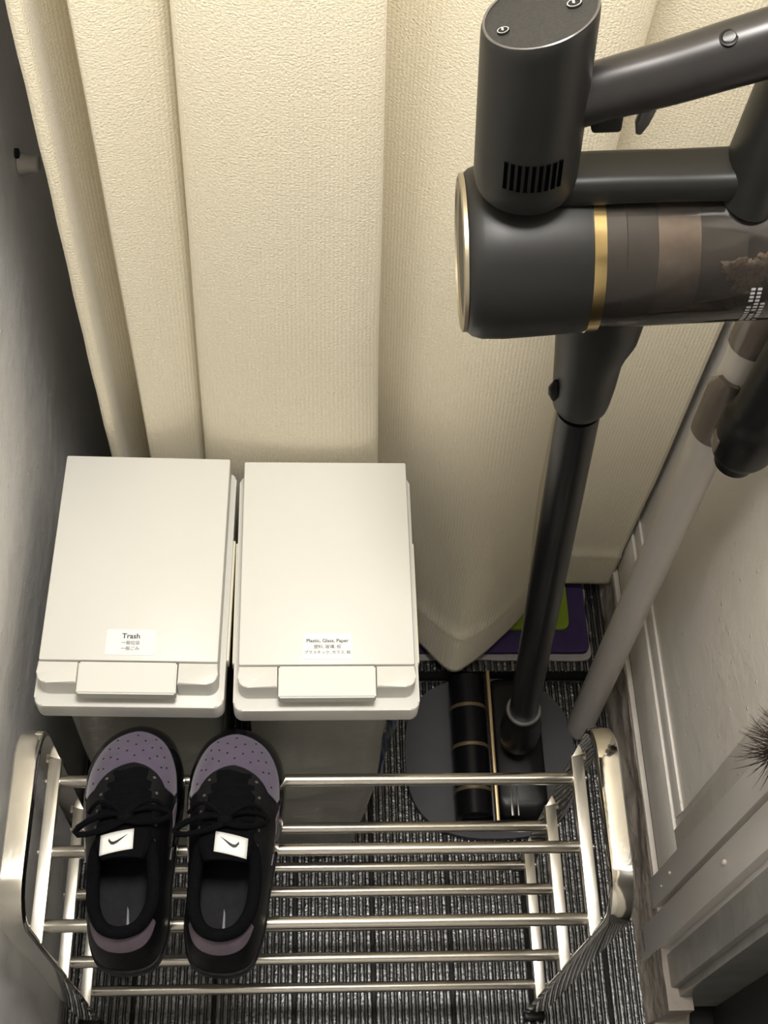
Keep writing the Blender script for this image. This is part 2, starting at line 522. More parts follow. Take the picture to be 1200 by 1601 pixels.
# dark panel standing in for the unlit room beyond the casing and its sill
sbox('dark_opening_1', (XR + 0.085, -0.55, 0.012), (XR + 0.12, 0.318, 2.05), M['door'], 0.003, label='dark panel standing in for the unlit opening beyond the casing at the lower right')
sbox('wall_right_near', (XR + 0.085, YN, 2.05), (XR + 0.12, 0.32, ZC), M['panel'], label='wall above the dark opening panel')
sbox('wall_right_rear', (XR + 0.05, YN, 0.0), (XR + 0.12, -0.551, ZC), M['panel'], label='wall beside the viewer')
bm = bmesh.new()
add_box(bm, (XR - 0.002, 0.20, -0.006), (XR + 0.050, 0.329, 0.016), 0.004)
bmesh.ops.subdivide_edges(bm, edges=bm.edges[:], cuts=3, use_grid_fill=True)
for v in bm.verts: v.co += Vector((0.010 * mnoise.noise(v.co * 40), 0.006 * mnoise.noise(v.co * 33 + Vector((3, 1, 1))), 0.006 * mnoise.noise(v.co * 50)))
tag(finish(bm, 'trim_3', M['strip']), 'lump of pale plaster under the door casing', None, None, 'structure')

# ------------------------------------------------------------------ curtain
# plan profile (x, y) of the folds at four heights, left edge to right edge
prof_hem = [(-.246, .925), (-.242, .912), (-.232, .918), (-.230, .960), (-.200, .985), (-.178, .975), (-.192, .918), (-.175, .912), (-.140, .916),
            (-.128, .922), (-.122, .918), (-.105, .912), (-.040, .905), (.040, .905), (.088, .908), (.100, .918), (.090, .935), (.110, .945),
            (.150, .915), (.190, .868), (.235, .824), (.270, .838), (.315, .878), (.365, .935), (.345, .972), (.380, .985), (.440, .983), (.510, .980)]
prof_low = [(-.246, .920), (-.242, .905), (-.232, .910), (-.230, .960), (-.200, .985), (-.174, .970), (-.194, .908), (-.178, .902), (-.140, .918),
            (-.124, .934), (-.128, .908), (-.110, .895), (-.040, .888), (.040, .888), (.086, .892), (.101, .906), (.082, .948), (.104, .968),
            (.150, .918), (.200, .880), (.240, .868), (.280, .875), (.312, .900), (.328, .930), (.310, .965), (.345, .985), (.420, .982), (.510, .978)]
prof_mid = [(-.248, .920), (-.244, .903), (-.233, .908), (-.231, .960), (-.200, .985), (-.174, .970), (-.194, .906), (-.178, .900), (-.135, .918),
            (-.114, .936), (-.119, .906), (-.100, .890), (-.035, .876), (.030, .876), (.066, .882), (.081, .898), (.058, .948), (.080, .972),
            (.130, .930), (.180, .905), (.225, .895), (.260, .898), (.288, .912), (.302, .935), (.285, .965), (.320, .985), (.410, .975), (.500, .970)]
prof_top = [(-.250, .920), (-.246, .903), (-.235, .908), (-.232, .960), (-.202, .985), (-.176, .970), (-.196, .906), (-.180, .900), (-.130, .916),
            (-.104, .936), (-.108, .904), (-.092, .890), (-.035, .874), (.015, .876), (.046, .884), (.058, .900), (.036, .948), (.060, .972),
            (.120, .934), (.170, .912), (.215, .905), (.250, .910), (.280, .922), (.300, .936), (.300, .955), (.330, .965), (.400, .925), (.480, .955)]
levels = [(0.075, prof_hem), (0.42, prof_low), (0.85, prof_mid), (1.45, prof_top), (2.345, prof_top)]
SUB = 8
lv = [(z, catmull([(x, y, 0) for x, y in p], SUB)) for z, p in levels]
NC = len(lv[0][1])
zs = [0.075, 0.082, 0.10, 0.13, 0.150, 0.158, 0.165, 0.172, 0.18]
z = 0.21
while z < 2.33:
    zs.append(z); z += 0.035
zs.append(2.345)
bm = bmesh.new()
uvl = bm.loops.layers.uv.new('UVMap')
rows = []
arc = [0.0]
for a, b in zip(lv[2][1][:-1], lv[2][1][1:]): arc.append(arc[-1] + (b - a).length)
for z in zs:
    i = 0
    while i < len(lv) - 2 and z > lv[i + 1][0]: i += 1
    z0, p0 = lv[i]
    z1, p1 = lv[i + 1]
    t = min(max((z - z0) / (z1 - z0), 0), 1)
    row = []
    for k in range(NC):
        q = p0[k].lerp(p1[k], t)
        dy = 0.0035 * mnoise.noise(Vector((q.x * 7, z * 1.6, 2.0)))
        x = q.x + 0.0016 * mnoise.noise(Vector((k * 0.05, z * 3.0, 9.0)))
        hem = 0.0
        if z <= 0.172: hem = -0.0022
        if abs(z - 0.172) < 0.004: hem = -0.0035
        ripple = 0.0028 * math.sin(z * 55 + k * 0.2) * (1.0 if k < 14 else 0.0) * 0.5
        row.append(bm.verts.new((x + ripple * 0.3, q.y + dy + hem, z + (0.006 * mnoise.noise(Vector((q.x * 8, 0, 4))) if z < 0.2 else 0))))
    rows.append(row)
for j in range(len(rows) - 1):
    for k in range(NC - 1):
        f = bm.faces.new((rows[j][k], rows[j][k + 1], rows[j + 1][k + 1], rows[j + 1][k]))
        f.smooth = True
        for lp, (kk, jj) in zip(f.loops, ((k, j), (k + 1, j), (k + 1, j + 1), (k, j + 1))):
            lp[uvl].uv = (arc[kk], zs[jj])
me = bpy.data.meshes.new('curtain')
bm.to_mesh(me); bm.free()
cu = link('curtain', me, M['curtain'])
md = cu.modifiers.new('thickness', 'SOLIDIFY'); md.thickness = 0.0015; md.offset = 0
tag(cu, 'long cream crepe curtain hanging in deep folds behind the bins and vacuum', 'curtain')

# ------------------------------------------------------------------ peg on the left wall
t = empty('wall_peg', (XL, 1.13, 0.845))
bm = bmesh.new()
add_lathe(bm, (0.0, 0, 0), (1, 0, 0), [(0, .012), (.004, .013), (.012, .010), (.022, .0105), (.024, .009)], 16)
finish(bm, 'peg', M['peg'], t)
bm = bmesh.new()
add_lathe(bm, (-0.002, 0, 0.016), (1, 0, 0), [(0, .006), (.005, .006), (.006, .004)], 12)
finish(bm, 'old_hole_plug', M['gap'], t)
tag(t, 'small painted peg stub on the left wall near the curtain edge', 'wall peg')


# ------------------------------------------------------------------ text
def text_mesh(name, body, size, m, parent, loc, rotz=0.0, bold=0.0):
    cd = bpy.data.curves.new(name, 'FONT')
    cd.body = body
    cd.size = size
    cd.align_x = 'CENTER'
    cd.align_y = 'CENTER'
    cd.offset = bold
    cd.resolution_u = 3
    tmp = bpy.data.objects.new('tmp', cd)
    COL.objects.link(tmp)
    dg = bpy.context.evaluated_depsgraph_get()
    dg.update()
    me = bpy.data.meshes.new_from_object(tmp.evaluated_get(dg))
    bpy.data.objects.remove(tmp, do_unlink=True)
    bpy.data.curves.remove(cd)
    o = link(name, me, m, parent)
    o.location = loc
    o.rotation_euler = (0, 0, rotz)
    return o


# ------------------------------------------------------------------ trash bins
def make_bin(loc, rz, lines, label, seed, blue, bag_hx, bag_cx):
    t = empty('trash_bin', loc, (0, 0, rz))
    ZL = 0.620
    HX, HY = 0.0995, 0.135
    # body: tapered box
    bm = bmesh.new()
    loops = []
    for z, hx, y0, y1 in ((0.0, .050, -.125, .115), (0.004, .053, -.130, .118), (.52, .073, -.148, .128), (.56, .074, -.149, .129)):
        loops.append([(x, y, z) for x, y in round_rect(0, (y0 + y1) / 2, hx, (y1 - y0) / 2, .02)])
    add_loft(bm, loops, True, True, True)
    finish(bm, 'body', M['bin_side'], t)
    # bag folded over the rim and hanging outside the body
    bm = bmesh.new()
    rnd = random.Random(seed)
    loops = []
    NZ = 26
    for j in range(NZ + 1):
        f = j / NZ
        z = 0.562 - (0.562 - 0.035) * f
        hx = bag_hx + .002 * math.sin(f * PI) - .020 * f ** 1.5
        y0 = -.1535 - .010 * math.sin(f * PI * .7) - .012 * f
        y1 = .133
        lp = []
        pts = round_rect(0, (y0 + y1) / 2, hx, (y1 - y0) / 2, .018, 4)
        dense = []
        for a, b in zip(pts, pts[1:] + pts[:1]):
            n = 14 if math.dist(a, b) > .05 else 1
            for q in range(n): dense.append((a[0] + (b[0] - a[0]) * q / n, a[1] + (b[1] - a[1]) * q / n))
        for (x, y) in dense:
            ang = math.atan2(y + 0.01, x)
            w = 0.010 * f + 0.003
            n = mnoise.noise(Vector((math.cos(ang) * 3 + seed, math.sin(ang) * 3, z * 2.2))) * w
            n += abs(mnoise.noise(Vector((x * 22 + seed, y * 22, z * 5)))) * 0.006
            k = 1 + n / 0.11
            zz = z + (0.02 * mnoise.noise(Vector((x * 14, y * 14, seed))) if f > .9 else 0)
            lp.append((x * k + bag_cx, y * k, zz))
        loops.append(lp)
    add_loft(bm, loops, True)
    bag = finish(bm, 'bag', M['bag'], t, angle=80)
    bag['label'] = 'milky plastic bag folded over the rim'
    if blue:
        bm = bmesh.new()
        strip = []
        for k in range(10):
            f = k / 9
            z = .50 - .30 * f
            x = .0910 - .012 * f + .003 * math.sin(f * 7)
            y = -.115 - .02 * f
            strip.append([(x, y - .010, z), (x + .004, y, z), (x + .003, y + .022 * (1 - .5 * f), z), (x - .002, y + .012, z)])
        add_loft(bm, strip, True, True, True)
        s = finish(bm, 'printed_stripe', M['bag_blue'], bag)
        s['label'] = 'blue print on the bag edge'
    # rim with small front lip
    bm = bmesh.new()
    add_prism(bm, round_rect(0, -.0195, .106, .1575, .011), .558, .587, .003)
    finish(bm, 'rim', M['bin'], t)
    for s in (-1, 1):
        bm = bmesh.new()
        add_box(bm, (s * .1045, -.115, .560), (s * .1088, .045, .579), .0015)
        finish(bm, 'side_grip', M['bin_side'], t)
    # lid panel
    bm = bmesh.new()
    add_box(bm, (-HX, -HY, .5865), (HX, HY + .002, ZL), .0022, 2)
    lid = finish(bm, 'lid', M['bin'], t)
    # two front shoulders with a rounded outer corner
    for s in (-1, 1):
        bm = bmesh.new()
        x0, x1 = .0555, HX + .0005
        y0, y1 = -HY - .027, -HY - .0012
        R = .012
        ol = [(x0, y1), (x0, y0)]
        for k in range(7):
            a = -PI / 2 + PI / 2 * k / 6
            ol.append((x1 - R + R * math.cos(a), y0 + R + R * math.sin(a)))
        ol.append((x1, y1))
        ol = [(s * x, y) for x, y in ol]
        if s < 0: ol = ol[::-1]
        add_prism(bm, ol, .586, ZL - .0008, .002)
        finish(bm, 'shoulder', M['bin'], t)
    # latch tongue
    bm = bmesh.new()
    ol = [(-.0545, -.1365), (-.0545, -.1735), (.0545, -.1735), (.0545, -.1365)]
    b2 = bmesh.new()
    lo = [b2.verts.new((x, y, .606 - (.004 if y < -.15 else 0))) for x, y in ol]
    hi = [b2.verts.new((x, y, ZL + .0006 - (.003 if y < -.15 else 0))) for x, y in ol]
    b2.faces.new(lo[::-1]); b2.faces.new(hi)
    for i in range(4): b2.faces.new((lo[i], lo[(i + 1) % 4], hi[(i + 1) % 4], hi[i]))
    bmesh.ops.bevel(b2, geom=b2.edges[:], offset=.0016, segments=2, affect='EDGES')
    merge(bm, b2)
    finish(bm, 'latch', M['bin'], t)
    bm = bmesh.new()
    add_box(bm, (-.05, -.160, .5865), (.05, -.1365, .606), .001)
    finish(bm, 'latch_block', M['bin_side'], t)
    # sticker with its lines of print
    bm = bmesh.new()
    add_prism(bm, round_rect(.0005, -.1125, .0275, .0158, .0018), ZL - .0002, ZL + .0006)
    st = finish(bm, 'label_sticker', M['sticker'], lid, smooth=False)
    for body, size, dy, bold in lines:
        text_mesh('printed_text', body, size, M['ink'], st, (.0005, -.1125 + dy, ZL + .0009), 0, bold)
    tag(t, label, 'trash bin', 'cream lidded bins')
    return t


make_bin((-.1914, .7307, 0), -.017,
         [('Trash', .0088, .0072, .00015), ('一般垃圾', .0052, -.0012, 0), ('一般ごみ', .0052, -.0082, 0)],
         'cream trash bin with flat lid and a sticker reading Trash', 11.0, False, .090, .006)
make_bin((.0275, .7258, 0), .004,
         [('Plastic, Glass, Paper', .0060, .0066, .00008), ('塑料, 玻璃, 纸', .0052, -.0010, 0), ('プラスチック, ガラス, 紙', .0048, -.0080, 0)],
         'cream trash bin with a sticker reading Plastic, Glass, Paper', 29.0, True, .082, -.010)

# ------------------------------------------------------------------ shoe rack
XC = 0.0212
rack = empty('shoe_rack', (XC, .4185, 0))
tag(rack, 'three tier shiny steel shoe rack with rounded hoop ends', 'shoe rack')
Y0, Y1 = -.106, .111
ZT = .620
RC = .050
hoop_path = [(Y0, 0.0), (Y0, .15), (Y0, .30), (Y0, .40), (Y0, ZT - RC)]
for k in range(1, 9):
    a = PI - PI / 2 * k / 8
    hoop_path.append((Y0 + RC + RC * math.cos(a), ZT - RC + RC * math.sin(a)))
hoop_path += [(Y0 + .09, ZT), (Y1 - .09, ZT)]
for k in range(0, 9):
    a = PI / 2 - PI / 2 * k / 8
    hoop_path.append((Y1 - RC + RC * math.cos(a), ZT - RC + RC * math.sin(a)))
hoop_path += [(Y1, .40), (Y1, .30), (Y1, .15), (Y1, 0.0)]


def hoop_mesh(s):
    bm = bmesh.new()
    loops = []
    n = len(hoop_path)
    for i, (y, z) in enumerate(hoop_path):
        a = hoop_path[max(i - 1, 0)]
        b = hoop_path[min(i + 1, n - 1)]
        ty, tz = b[0] - a[0], b[1] - a[1]
        l = math.hypot(ty, tz)
        ny, nz = -tz / l, ty / l      # outward
        lp = []
        for wx, d in ((-.0138, -.004), (-.011, .0), (0, .0009), (.011, .0), (.0138, -.004), (.0138, -.0055), (0, -.0035), (-.0138, -.0055)):
            lp.append((s * .315 + wx, y + ny * d, z + nz * d))
        loops.append(lp)
    add_loft(bm, loops, True, True, True)
    return bm


for s in (-1, 1):
    h = finish(hoop_mesh(s), 'hoop', M['chrome'], rack, angle=50)
    for yy in (Y0, Y1):
        bm = bmesh.new()
        add_box(bm, (s * .315 - .015, yy - .006, 0), (s * .315 + .015, yy + .006, .018), .002)
        finish(bm, 'foot_cap', M['vac_dark'], h)
TZ = [.494, .3065, .119]
BY = [.0811, -.0009, -.0825]
for ti, tz in enumerate(TZ):
    for s in (-1, 1):
        bm = bmesh.new()
        add_box(bm, (s * .2995, Y0 + .003, tz - .004), (s * .3140, Y1 - .004, tz + .0088), .0012)
        rl = finish(bm, 'side_rail', M['rail'], rack)
        for by in BY:
            bm = bmesh.new()
            add_lathe(bm, (s * .3130, by, tz), (s, 0, 0), [(0, .0035), (.0035, .0033), (.0045, .002)], 10)
            finish(bm, 'screw', M['chrome'], rl)
        for yy in (Y0 + .004, Y1 - .006):
            bm = bmesh.new()
            add_lathe(bm, (s * .306, yy, tz + .002), (s, 0, 0), [(0, .003), (.012, .003)], 8)
            finish(bm, 'bracket_pin', M['steel'], rl)
    for by in BY:
        bm = bmesh.new()
        add_lathe(bm, (-.3005, by, tz), (1, 0, 0), [(0, .0070), (.001, .0072), (.600, .0072), (.601, .0070)], 20)
        finish(bm, 'bar', M['steel'], rack)

# ------------------------------------------------------------------ sneakers
SOLE_K = [(.003, .1300), (.030, .1180), (.0445, .0880), (.0470, .0500), (.0425, .0050), (.0385, -.0450), (.0375, -.0880), (.0270, -.1210),
          (.0, -.1300), (-.0270, -.1210), (-.0380, -.0880), (-.0410, -.0450), (-.0455, .0050), (-.0490, .0480), (-.0450, .0880), (-.0270, .1180)]
RIM_K = [(.0, -.0100, .100), (.0110, -.0110, .100), (.0185, -.0160, .097), (.0240, -.0250, .091), (.0265, -.0420, .083), (.0270, -.0600, .078),
         (.0250, -.0800, .080), (.0160, -.0990, .088), (.0, -.1060, .093), (-.0160, -.0990, .088), (-.0255, -.0800, .080), (-.0280, -.0600, .078),
         (-.0280, -.0420, .083), (-.0250, -.0250, .091), (-.0190, -.0160, .097), (-.0110, -.0110, .100)]
SSUB = 8
SL = catmull([(x, y, 0) for x, y in SOLE_K], SSUB, True)
RL = catmull(RIM_K, SSUB, True)
NS = len(SL)


def _samp(arr, s):
    s = (s * SSUB) % NS
    i = int(math.floor(s))
    f = s - i
    return arr[i % NS].lerp(arr[(i + 1) % NS], f)


def shoe_p(s, v, off=0.0):
    """s: 0 toe .. 8 heel .. 16 toe; v: 0 sole edge .. 1 collar rim"""
    def base(s, v):
        B = _samp(SL, s)
        T = _samp(RL, s)
        front = max(0.0, math.cos(s / 16 * 2 * PI))
        B = Vector((B.x * .97, B.y * .985, .022))
        C = Vector((B.x * (1.02 - .02 * front), B.y * 1.0, .060 + .004 * front))
        return B * (1 - v) ** 2 + C * 2 * v * (1 - v) + T * v * v
    p = base(s, v)
    if off:
        e = 0.02
        a = base(s + e, v) - base(s - e, v)
        b = base(s, min(v + e, 1)) - base(s, max(v - e, 0))
        n = b.cross(a)
        if n.length > 1e-9:
            n.normalize()
            if n.dot(p - Vector((p.x * .2, p.y * .6, .0))) < 0: n = -n
            p = p + n * off
    return p


def patch(bm, s0, s1, ns, v0, v1, nv, off, mir):
    """overlay shell; v0 / v1 may be functions of s"""
    f0 = v0 if callable(v0) else (lambda s: v0)
    f1 = v1 if callable(v1) else (lambda s: v1)
    rows = []
    for i in range(ns + 1):
        s = s0 + (s1 - s0) * i / ns
        a, b = f0(s), f1(s)
        row = [shoe_p(s, a, off * .1)]
        for j in range(nv + 1):
            row.append(shoe_p(s, a + (b - a) * j / nv, off))
        row.append(shoe_p(s, b, off * .1))
        rows.append([Vector((mir * p.x, p.y, p.z)) for p in row])
    add_loft(bm, rows, False)


SWOOSH = [(-1.0, .10), (-.72, -.42), (-.45, -.55), (-.05, -.38), (1.0, .55), (-.1, -.05), (-.40, -.16), (-.62, -.10), (-.80, .12), (-.92, .42)]


def make_shoe(loc, rz, mir, label):
    t = empty('sneaker', loc, (0, 0, rz))
    t.scale = (1.14, 1.06, 1.06)
    mx = lambda p: Vector((mir * p[0], p[1], p[2]))
    # sole
    bm = bmesh.new()
    loops = []
    for z, k in ((.0, .955), (.002, .985), (.010, 1.0), (.020, 1.005), (.0255, 1.0), (.0265, .975)):
        loops.append([mx((p.x * k, p.y * (1 - (1 - k) * .6), z + (.006 if p.y > .11 and z < .003 else 0) * (p.y - .11) / .02)) for p in SL])
    add_loft(bm, loops, True, True, True)
    finish(bm, 'sole', M['leather'], t, angle=50)
    # upper
    bm = bmesh.new()
    rows = [[mx(shoe_p(i / SSUB, v)) for i in range(NS)] for v in [k / 14 for k in range(15)]]
    add_loft(bm, rows, True)
    up = finish(bm, 'upper', M['leather'], t, angle=70)
    # lining down to the insole
    bm = bmesh.new()
    ins = []
    for i in range(NS):
        p = SL[i]
        ins.append(Vector((p.x * .74, -.128 * .0 + (p.y * .80 if p.y < 0 else p.y * .62) - .004, .030)))
    rows = [[mx((p.x, p.y, p.z)) for p in RL],
            [mx((p.x * .86, (p.y + .045) * .90 - .045, p.z - .006)) for p in RL],
            [mx((p.x * .80 * .5 + q.x * .5, ((p.y + .045) * .88 - .045) * .5 + q.y * .5, p.z * .5 + .012)) for p, q in zip(RL, ins)],
            [mx(q) for q in ins]]
    add_loft(bm, rows, True)
    finish(bm, 'lining', M['textile'], t, angle=70)
    bm = bmesh.new()
    add_prism(bm, [(mir * q.x, q.y) for q in (ins if mir > 0 else ins[::-1])], .028, .0325)
    insl = finish(bm, 'insole', M['insole'], t)
    bm = bmesh.new()
    add_prism(bm, [(-.0012, -.098), (.0022, -.098), (.0002, -.070), (-.0012, -.066)], .0325, .0329)
    finish(bm, 'insole_print', M['insole_mark'], insl, smooth=False)
    # padded collar roll (not across the tongue)
    bm = bmesh.new()
    pts = [mx(_samp(RL, s / 6)) + Vector((0, 0, .001)) for s in range(int(2.0 * 6), int(14.0 * 6) + 1)]
    add_tube(bm, pts, [.0062] * len(pts), 12)
    finish(bm, 'collar', M['textile'], t)
    # purple toe box
    v0 = lambda s: .295 + .125 * (abs(s) / 2.75) ** 1.4
    v1 = lambda s: .64 + .015 * abs(s) - .20 * max(0, (abs(s) - 1.6) / 1.2) ** 2
    bm = bmesh.new()
    patch(bm, -2.75, 2.75, 40, v0, lambda s: max(v1(s), v0(s) + .02), 8, .0009, mir)
    toe = finish(bm, 'toe_box', M['suede'], t, angle=60)
    # patent mudguard round the toe
    bm = bmesh.new()
    patch(bm, -4.2, 4.2, 60, .0, lambda s: v0(s) + .015 - .10 * max(0, (abs(s) - 2.6) / 1.6), 6, .0017, mir)
    finish(bm, 'mudguard', M['patent'], t, angle=60)
    # perforations
    bm = bmesh.new()
    holes = []
    for v, n, w in ((.38, 3, .7), (.44, 4, 1.0), (.49, 5, 1.3), (.54, 6, 1.6), (.59, 7, 2.0)):
        for k in range(n):
            holes.append((-w + 2 * w * k / (n - 1), v))
    for s, v in holes:
        if v > v1(s) - .02: v = v1(s) - .03
        p = mx(shoe_p(s, v, .0012)); q = mx(shoe_p(s, v, .0030))
        add_lathe(bm, p - (q - p).normalized() * .0003, (q - p), [(0, .00105), (.0004, .00105)], 8)
    finish(bm, 'perforations', M['hole'], toe, smooth=False)
    # eyestays
    for sg in (-1, 1):
        bm = bmesh.new()
        patch(bm, sg * 0.75, sg * 4.4, 20, lambda s: .66 if abs(s) < 2 else .66 + .1 * min(1, (abs(s) - 2) / 2.4), .985, 5, .0014, mir)
        es = finish(bm, 'eyestay', M['leather'], t, angle=60)
        bm = bmesh.new()
        for k in range(5):
            s, v = sg * (1.15 + .42 * k), .70 + .065 * k
            p = mx(shoe_p(s, v, .0018)); q = mx(shoe_p(s, v, .004))
            add_lathe(bm, p, q - p, [(0, .0018), (.0006, .0016), (.0007, .0008)], 8)
        finish(bm, 'eyelets', M['vac_rim'], es)
    # heel tab, plum
    bm = bmesh.new()
    patch(bm, 6.3, 9.7, 26, lambda s: .66 + .10 * min(1, abs(s - 8) / 1.7) ** 2, .955, 6, .0016, mir)
    finish(bm, 'heel_tab', M['suede2'], t, angle=60)
    # side mark
    for sg in (-1, 1):
        bm = bmesh.new()
        patch(bm, sg * 2.9, sg * 4.5, 24, lambda s: .26 + .10 * (abs(s) - 2.9) / 1.6,
              lambda s: .27 + .10 * (abs(s) - 2.9) / 1.6 + .34 * max(0, 1 - (abs(s) - 2.9) / 1.6) ** 1.6 * min(1, (abs(s) - 2.89) * 3), 4, .0012, mir)
        finish(bm, 'side_stripe', M['suede2'], t, angle=60)
    # tongue
    bm = bmesh.new()
    rows = []
    for i in range(13):
        f = i / 12
        y = .066 - .104 * f
        z = .0690 + .040 * f + .010 * math.sin(f * PI)
        hw = .018 + .009 * f - (.008 * max(0, (f - .85) / .15))
        top, bot = [], []
        for k in range(11):
            u = -1 + 2 * k / 10
            zz = z - .007 * u * u
            top.append((u * hw, y - .0, zz + .004))
            bot.append((u * hw, y, zz - .002))
        rows.append([mx(p) for p in top + bot[::-1]])
    add_loft(bm, rows, True, True, True)
    tg = finish(bm, 'tongue', M['textile'], t, angle=70)
    # white tongue label and its mark
    bm = bmesh.new()
    sx = -.005

    def tl(u, w, h):
        w = w - .28 * u
        f = .85 + .095 * w
        y = .066 - .104 * f - .001
        x = u * .0150 + sx
        z = .0690 + .040 * f + .010 * math.sin(f * PI) - .007 * (x / .026) ** 2 + .0045 + h
        return mx((x, y, z))
    g = [[tl(-1 + 2 * a / 8, -1.1 + 2.1 * b / 4, .0008) for a in range(9)] for b in range(5)]
    add_loft(bm, g, False)
    lab = finish(bm, 'tongue_label', M['sticker'], tg)
    md = lab.modifiers.new('thickness', 'SOLIDIFY'); md.thickness = .0006; md.offset = 0
    bm = bmesh.new()
    vs = [bm.verts.new(tl(.10 + .60 * x, -.20 - .80 * y, .0018)) for x, y in SWOOSH]
    f = bm.faces.new(vs)
    bmesh.ops.triangulate(bm, faces=[f])
    finish(bm, 'label_mark', M['ink'], lab, smooth=False)
    # laces
    bm = bmesh.new()
    for k in range(5):
        y = .058 - .0130 * k
        hw = .0180 + .0014 * k
        zc = .0765 + .0062 * k
        pts = [mx((u * hw, y + .002 * math.sin(u * 3 + k), zc + .0052 - .0075 * u * u)) for u in [-1 + 2 * q / 8 for q in range(9)]]
        add_tube(bm, pts, .0034, 8, True, (.8, 1.6))
        y2 = y - .0065
        pts = [mx((u * hw, y2 + .004 * u, zc + .0070 - .0075 * u * u)) for u in [-1 + 2 * q / 8 for q in range(9)]]
        add_tube(bm, pts, .0030, 8, True, (.8, 1.6))
    finish(bm, 'laces', M['textile'], t)
    bm = bmesh.new()
    kn = Vector((mir * .002, .000, .1175))
    bmesh.ops.create_icosphere(bm, subdivisions=2, radius=.0065)
    for v in bm.verts: v.co = Vector((v.co.x * 1.2, v.co.y, v.co.z * .7)) + kn
    for sg, L, dz, dy in ((-1, .047, -.020, -.004), (1, .038, -.022, .004)):
        lo = []
        for q in range(13):
            a = PI * 2 * q / 12
            lo.append(kn + Vector((sg * L * (.5 - .5 * math.cos(a)), dy * (.5 - .5 * math.cos(a)) * 2 + .0075 * math.sin(a), dz * (.5 - .5 * math.cos(a)) ** 1.5)))
        add_tube(bm, lo, .0031, 8)
    for sg in (-1, 1):
        e = [kn, kn + Vector((sg * .012, .012, .001)), kn + Vector((sg * .026, .018, -.008)), kn + Vector((sg * .036, .012, -.022))]
        add_tube(bm, catmull(e, 5), .0021, 8)
    finish(bm, 'bow', M['textile'], t)
    tag(t, label, 'shoe', 'pair of sneakers on the rack')
    return t


ZS = .494 + .0072
make_shoe((-.1855, .416, ZS), .02, 1, 'black and purple sneaker nearer the left end of the rack')
make_shoe((-.0770, .412, ZS), -.055, -1, 'black and purple sneaker nearer the middle of the rack')

# ------------------------------------------------------------------ stick vacuum (leans slightly to the left)
VB = Vector((.335, .70, .06))
vac = empty('stick_vacuum', VB, (0, -.0821, 0))
tag(vac, 'charcoal cordless stick vacuum with gold ring and smoky dust cup', 'vacuum cleaner')
K = .873        # pole length: offset from the foot to the coupling


def V(x, y, z): return Vector((x, y, z + K))


CZ = .259
# motor body
bm = bmesh.new()
add_lathe(bm, V(0, 0, CZ), (1, 0, 0), [(-.1165, .0595), (-.1150, .0625), (-.111, .0660), (-.103, .0685), (-.085, .0692), (-.055, .0680), (-.030, .0665), (-.0215, .0655)], 56)
finish(bm, 'motor_body', M['vac'], vac)
bm = bmesh.new()
add_lathe(bm, V(0, 0, CZ), (1, 0, 0), [(-.1150, .010), (-.1155, .052), (-.1180, .0595), (-.1195, .0600), (-.1185, .0625), (-.1155, .0627)], 56)
finish(bm, 'end_cap', M['vac_cap'], vac)
bm = bmesh.new()
add_lathe(bm, V(0, 0, CZ), (1, 0, 0), [(-.0215, .0660), (-.0213, .0667), (-.0120, .0660), (-.0118, .0645)], 56)
finish(bm, 'gold_ring', M['gold'], vac)
# dust cup (glass shell with thickness) and what shows inside it
bm = bmesh.new()
add_lathe(bm, V(0, 0, CZ), (1, 0, 0), [(-.0120, .0636), (.02, .0630), (.08, .0622), (.130, .0612), (.150, .0590), (.161, .0530), (.165, .0400), (.166, .0001)], 56, cap=False)
cup = finish(bm, 'dust_cup', M['cup'], vac)
bm = bmesh.new()
add_lathe(bm, V(0, 0, CZ), (1, 0, 0), [(-.0125, .0600), (.004, .0600), (.005, .0585), (.028, .0560), (.029, .0545)], 48)
finish(bm, 'filter_housing', M['housing'], cup)
bm = bmesh.new()
add_lathe(bm, V(0, 0, CZ), (1, 0, 0), [(.028, .0530), (.062, .0515), (.063, .0490)], 48)
finish(bm, 'filter_mesh', M['mesh'], cup)
bm = bmesh.new()
add_lathe(bm, V(0, 0, CZ), (1, 0, 0), [(.063, .0480), (.100, .0420), (.101, .0300), (.140, .0280)], 40)
finish(bm, 'filter_cone', M['housing'], cup)
bm = bmesh.new()
add_lathe(bm, V(0, 0, CZ), (1, 0, 0), [(.128, .0585), (.140, .0588), (.150, .0565), (.158, .0480), (.160, .02)], 48)
finish(bm, 'cup_door', M['vac_dark'], cup)
bm = bmesh.new()
for cx, cy, cz, rx, rz_, sd in ((.092, -.046, .022, .011, .008, 1), (.101, -.045, .008, .010, .011, 4), (.112, -.044, .024, .008, .009, 8), (.122, -.043, .012, .006, .012, 12)):
    b2 = bmesh.new()
    bmesh.ops.create_icosphere(b2, subdivisions=4, radius=1.0)
    for v in b2.verts:
        n = 1 + .75 * mnoise.noise(v.co * 2.1 + Vector((sd, 0, 0))) + .35 * mnoise.noise(v.co * 6 + Vector((sd, 0, 0)))
        v.co = Vector((v.co.x * rx * n + cx, v.co.y * .006 * n + cy, v.co.z * rz_ * n + cz)) + V(0, 0, CZ)
    merge(bm, b2)
finish(bm, 'dust_ball', M['dust'], cup)
bm = bmesh.new()
for zz in (-.052,):
    add_box(bm, V(-.008, -.036, CZ + zz - .002), V(.13, -.030, CZ + zz + .002), .0008)
add_box(bm, V(-.008, -.0630, CZ - .0035), V(.0, -.0622, CZ + .0035), .0002)
finish(bm, 'cup_seam', M['vac'], cup)
# warning print on the cup (tiny white marks and a triangle)
bm = bmesh.new()


def on_cup(x, a, r=.0624):
    return V(x, -r * math.cos(a), CZ + r * math.sin(a))


